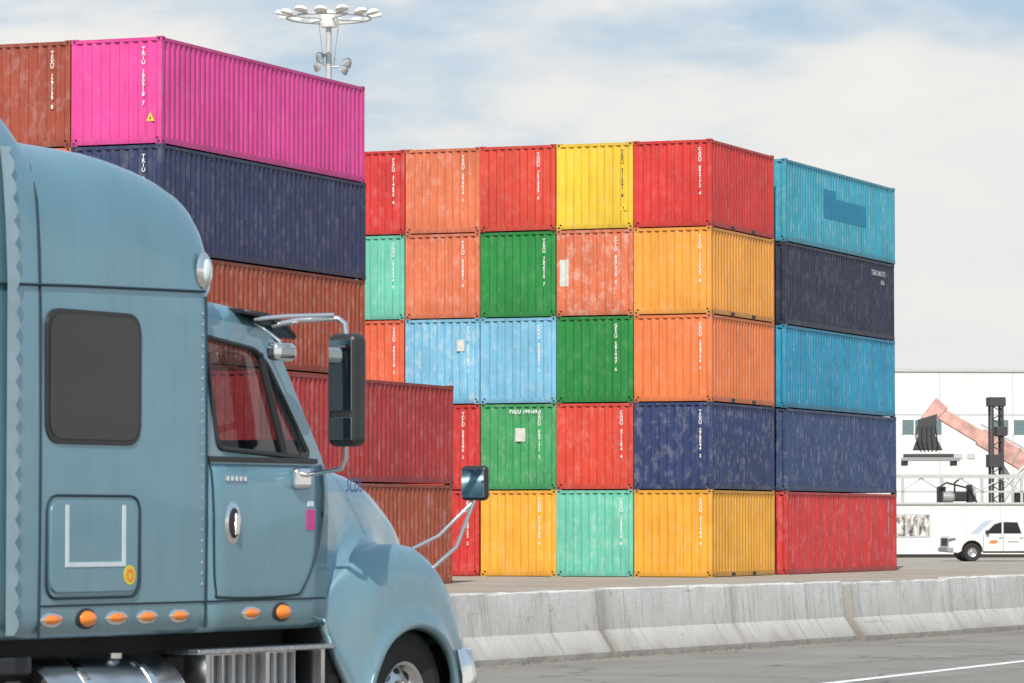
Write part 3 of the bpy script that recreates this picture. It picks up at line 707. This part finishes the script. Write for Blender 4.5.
seam('skirt_seam',[(-3.72,-.001,1.15),(-.86,-.003,1.15)],.006)
seam('extender_seam',[(-3.72,.0,.98),(-3.72,-.006,1.8),(-3.72,-.002,2.7),(-3.72,.010,3.1),(-3.72,.03,3.36),(-3.72,.08,3.54),(-3.72,.2,3.66)],.009)
seam('rear_edge_seam',[(-2.134,0,1.0),(-2.134,-.01,1.6),(-2.134,0,2.9)],.009)
dp=[(-2.08,1.95),(-2.07,1.5),(-2.03,1.22),(-1.95,1.17),(-1.25,1.17),(-1.1,1.22),(-.96,1.45),(-.90,1.75),(-.90,1.95)]
dpc=[Vector((a,b)) for a,b in dp]
def cat(P,n=6):
    out=[]
    for i in range(len(P)-1):
        p0=P[max(0,i-1)];p1=P[i];p2=P[i+1];p3=P[min(len(P)-1,i+2)]
        for k in range(n):
            t=k/n; out.append(.5*((2*p1)+(-p0+p2)*t+(2*p0-5*p1+4*p2-p3)*t*t+(-p0+3*p1-3*p2+p3)*t**3))
    out.append(P[-1]); return out
def ysurf(z):
    ks=[(.965,.14),(.975,.05),(1.01,.012),(1.08,0),(1.25,-.002),(1.45,-.012),(1.65,-.016),(1.8,-.01),(1.9,0),(1.95,.012)]
    return herm(ks,z)
seam('door_seam',[(q.x,ysurf(q.y)-.001,q.y) for q in cat(dpc)],.008)
# rivets along the rear and skirt edges
for k in range(26):
    z=1.25+k*.062
    revolve('rivet',[(0,-.004),(.006,-.003),(.008,.002)],M_PALEBLUE,TK,'Y',8,(-2.17,-.005,z))
def rr(x0,x1,z0,z1,r): return roundpoly([(x0,z0),(x1,z0),(x1,z1),(x0,z1)],r,6)
prism('sleeper_window_frame',rr(-3.68,-2.79,2.03,2.77,.13),-.016,.01,M_PLAST,TK,.004)
prism('sleeper_window_glass',rr(-3.65,-2.82,2.06,2.74,.11),-.020,.0,M_DGLASS,TK)
seam('luggage_door_seam',[(a,-.006,b) for a,b in rr(-3.66,-2.79,1.19,1.75,.10)],.008,M_SEAM,True)
prism('luggage_door',rr(-3.63,-2.82,1.22,1.72,.08),-.016,.01,M_TP,TK,.006)
box('tape_left',(-3.50,-3.47),(-.020,0),(1.36,1.70),M_REFL,TK); box('tape_right',(-2.97,-2.94),(-.020,0),(1.36,1.70),M_REFL,TK); box('tape_bottom',(-3.469,-2.971),(-.020,0),(1.36,1.385),M_REFL,TK)
revolve('round_sticker',[(0,-.004),(.055,-.003),(.055,.01)],M_YEL,TK,'Y',20,(-2.9,-.016,1.31))
revolve('round_sticker_ring',[(.02,-.0055),(.035,-.0055)],M_AMBER,TK,'Y',20,(-2.9,-.016,1.31))
def ell(name,x,z,a,b,d,mat,y=0):
    V=[(0,-d,0)];F=[];n=20
    for ri,(f,dd) in enumerate(((.5,.85),(.85,.5),(1,0))):
        for k in range(n):
            t=2*math.pi*k/n; V.append((a*f*math.cos(t),-d*dd,b*f*math.sin(t)))
    for k in range(n):
        F.append((0,1+k,1+(k+1)%n))
        for ri in (0,1): F.append((1+ri*n+k,1+ri*n+(k+1)%n,1+(ri+1)*n+(k+1)%n,1+(ri+1)*n+k))
    o=mesh_obj(name,V,F,mat,TK,True); o.location=(x,y,z); return o
for u,big in ((-3.6,0),(-3.285,1),(-3.0,0),(-2.706,0),(-2.389,0),(-1.653,0),(-1.333,1)):
    if big:
        ell('marker_bezel',u,1.075,.10,.058,.02,M_PLAST,0); ell('marker_lamp',u,1.075,.075,.045,.04,M_AMBER,-.01)
    else:
        ell('marker_bezel',u,1.075,.105,.042,.014,M_CHROME,.001); ell('marker_lamp',u,1.075,.078,.028,.022,M_AMBER,-.006)
ell('handle_bezel',-1.87,1.6,.085,.125,.014,M_CHROME,-.014); ell('handle_cup',-1.87,1.6,.065,.10,.017,M_DARK,-.017)
box('handle_lever',(-1.885,-1.845),(-.05,-.03),(1.53,1.66),M_CHROME,TK,.01)
for k in range(5): box('door_badge',(-1.94+k*.045,-1.91+k*.045),(-.016,0),(1.845,1.87),M_CHROME,TK)
box('pink_sticker',(-1.09,-1.0),(-.020,0),(1.56,1.68),M_MAG,TK); box('pink_sticker_top',(-1.075,-1.015),(-.021,0),(1.70,1.73),M_REFL,TK)
box('mirror_mount',(-1.25,-1.08),(-.06,.0),(1.80,1.93),M_CHROME,TK,.03)
text('hood_lettering','SCDS',.12,simple('blue_lettering',(.05,.12,.34),.4),TK,Matrix.Translation((-.44,.06,1.79))@Matrix.Rotation(math.radians(12),4,'Z')@MX_SIDE,shear=.3)
ell('roof_side_oval',-2.14,3.05,.075,.11,.03,M_CHROME,.010); ell('roof_side_oval_inner',-2.14,3.05,.05,.08,.035,M_REFL,.005)  # chrome oval with a pale inner oval on the roof nose
box('mirror_shell',(-1.25,-1.10),(-.46,-.25),(2.05,2.72),M_PLAST,TK,.05,3)
box('mirror_main_glass',(-1.256,-1.245),(-.435,-.275),(2.26,2.68),M_MIRROR,TK,.002); box('mirror_spot_glass',(-1.256,-1.245),(-.435,-.275),(2.09,2.22),M_MIRROR,TK,.002)
box('mirror_shell_back',(-1.15,-1.09),(-.44,-.23),(2.1,2.68),M_TP,TK,.05,3)
tube('mirror_arm_upper',[(-1.35,.06,2.77),(-1.30,-.1,2.80),(-1.19,-.30,2.81),(-1.18,-.34,2.78),(-1.18,-.35,2.70)],.017,M_CHROME,TK)
tube('mirror_arm_upper_b',[(-1.55,.06,2.80),(-1.40,-.08,2.82),(-1.22,-.29,2.83)],.013,M_CHROME,TK)
tube('mirror_arm_lower',[(-1.18,-.35,2.08),(-1.18,-.35,1.98),(-1.15,-.30,1.92),(-1.15,-.02,1.88)],.015,M_CHROME,TK)
box('down_view_mirror',(-1.62,-1.40),(-.16,-.06),(2.55,2.66),M_CHROME,TK,.04,3)
tube('down_view_arm',[(-1.5,.08,2.78),(-1.5,-.1,2.66)],.012,M_CHROME,TK)
box('hood_mirror_head',(.44,.50),(-.36,-.17),(1.74,1.96),M_PLAST,TK,.03,3); box('hood_mirror_glass',(.435,.445),(-.345,-.185),(1.76,1.94),M_MIRROR,TK,.002)
tube('hood_mirror_arm',[(.48,-.26,1.76),(.40,-.17,1.45),(.30,-.06,1.32)],.013,M_CHROME,TK)
tube('hood_mirror_arm_b',[(.46,-.24,1.72),(.30,-.10,1.52),(.15,.0,1.44)],.011,M_CHROME,TK)
V=[];F=[]
n=170
for i in range(n+1):
    z=1.0+2.62*i/n; a=abs(math.sin(i*math.pi/8.0))*.04
    yb=0 if z<2.9 else herm([(2.9,.0),(3.2,.015),(3.45,.035),(3.65,.06)],z)
    V+= [(-4.05,yb-.03,z),(-3.975+a,yb-.03,z),(-3.975+a,yb+.02,z)]
for i in range(n):
    b=i*3; F+= [(b,b+1,b+4,b+3),(b+1,b+2,b+5,b+4)]
mesh_obj('scalloped_edge_strip',V,F,M_PALEBLUE,TK)  # pale upright strip with a scalloped edge, proud of the sleeper side
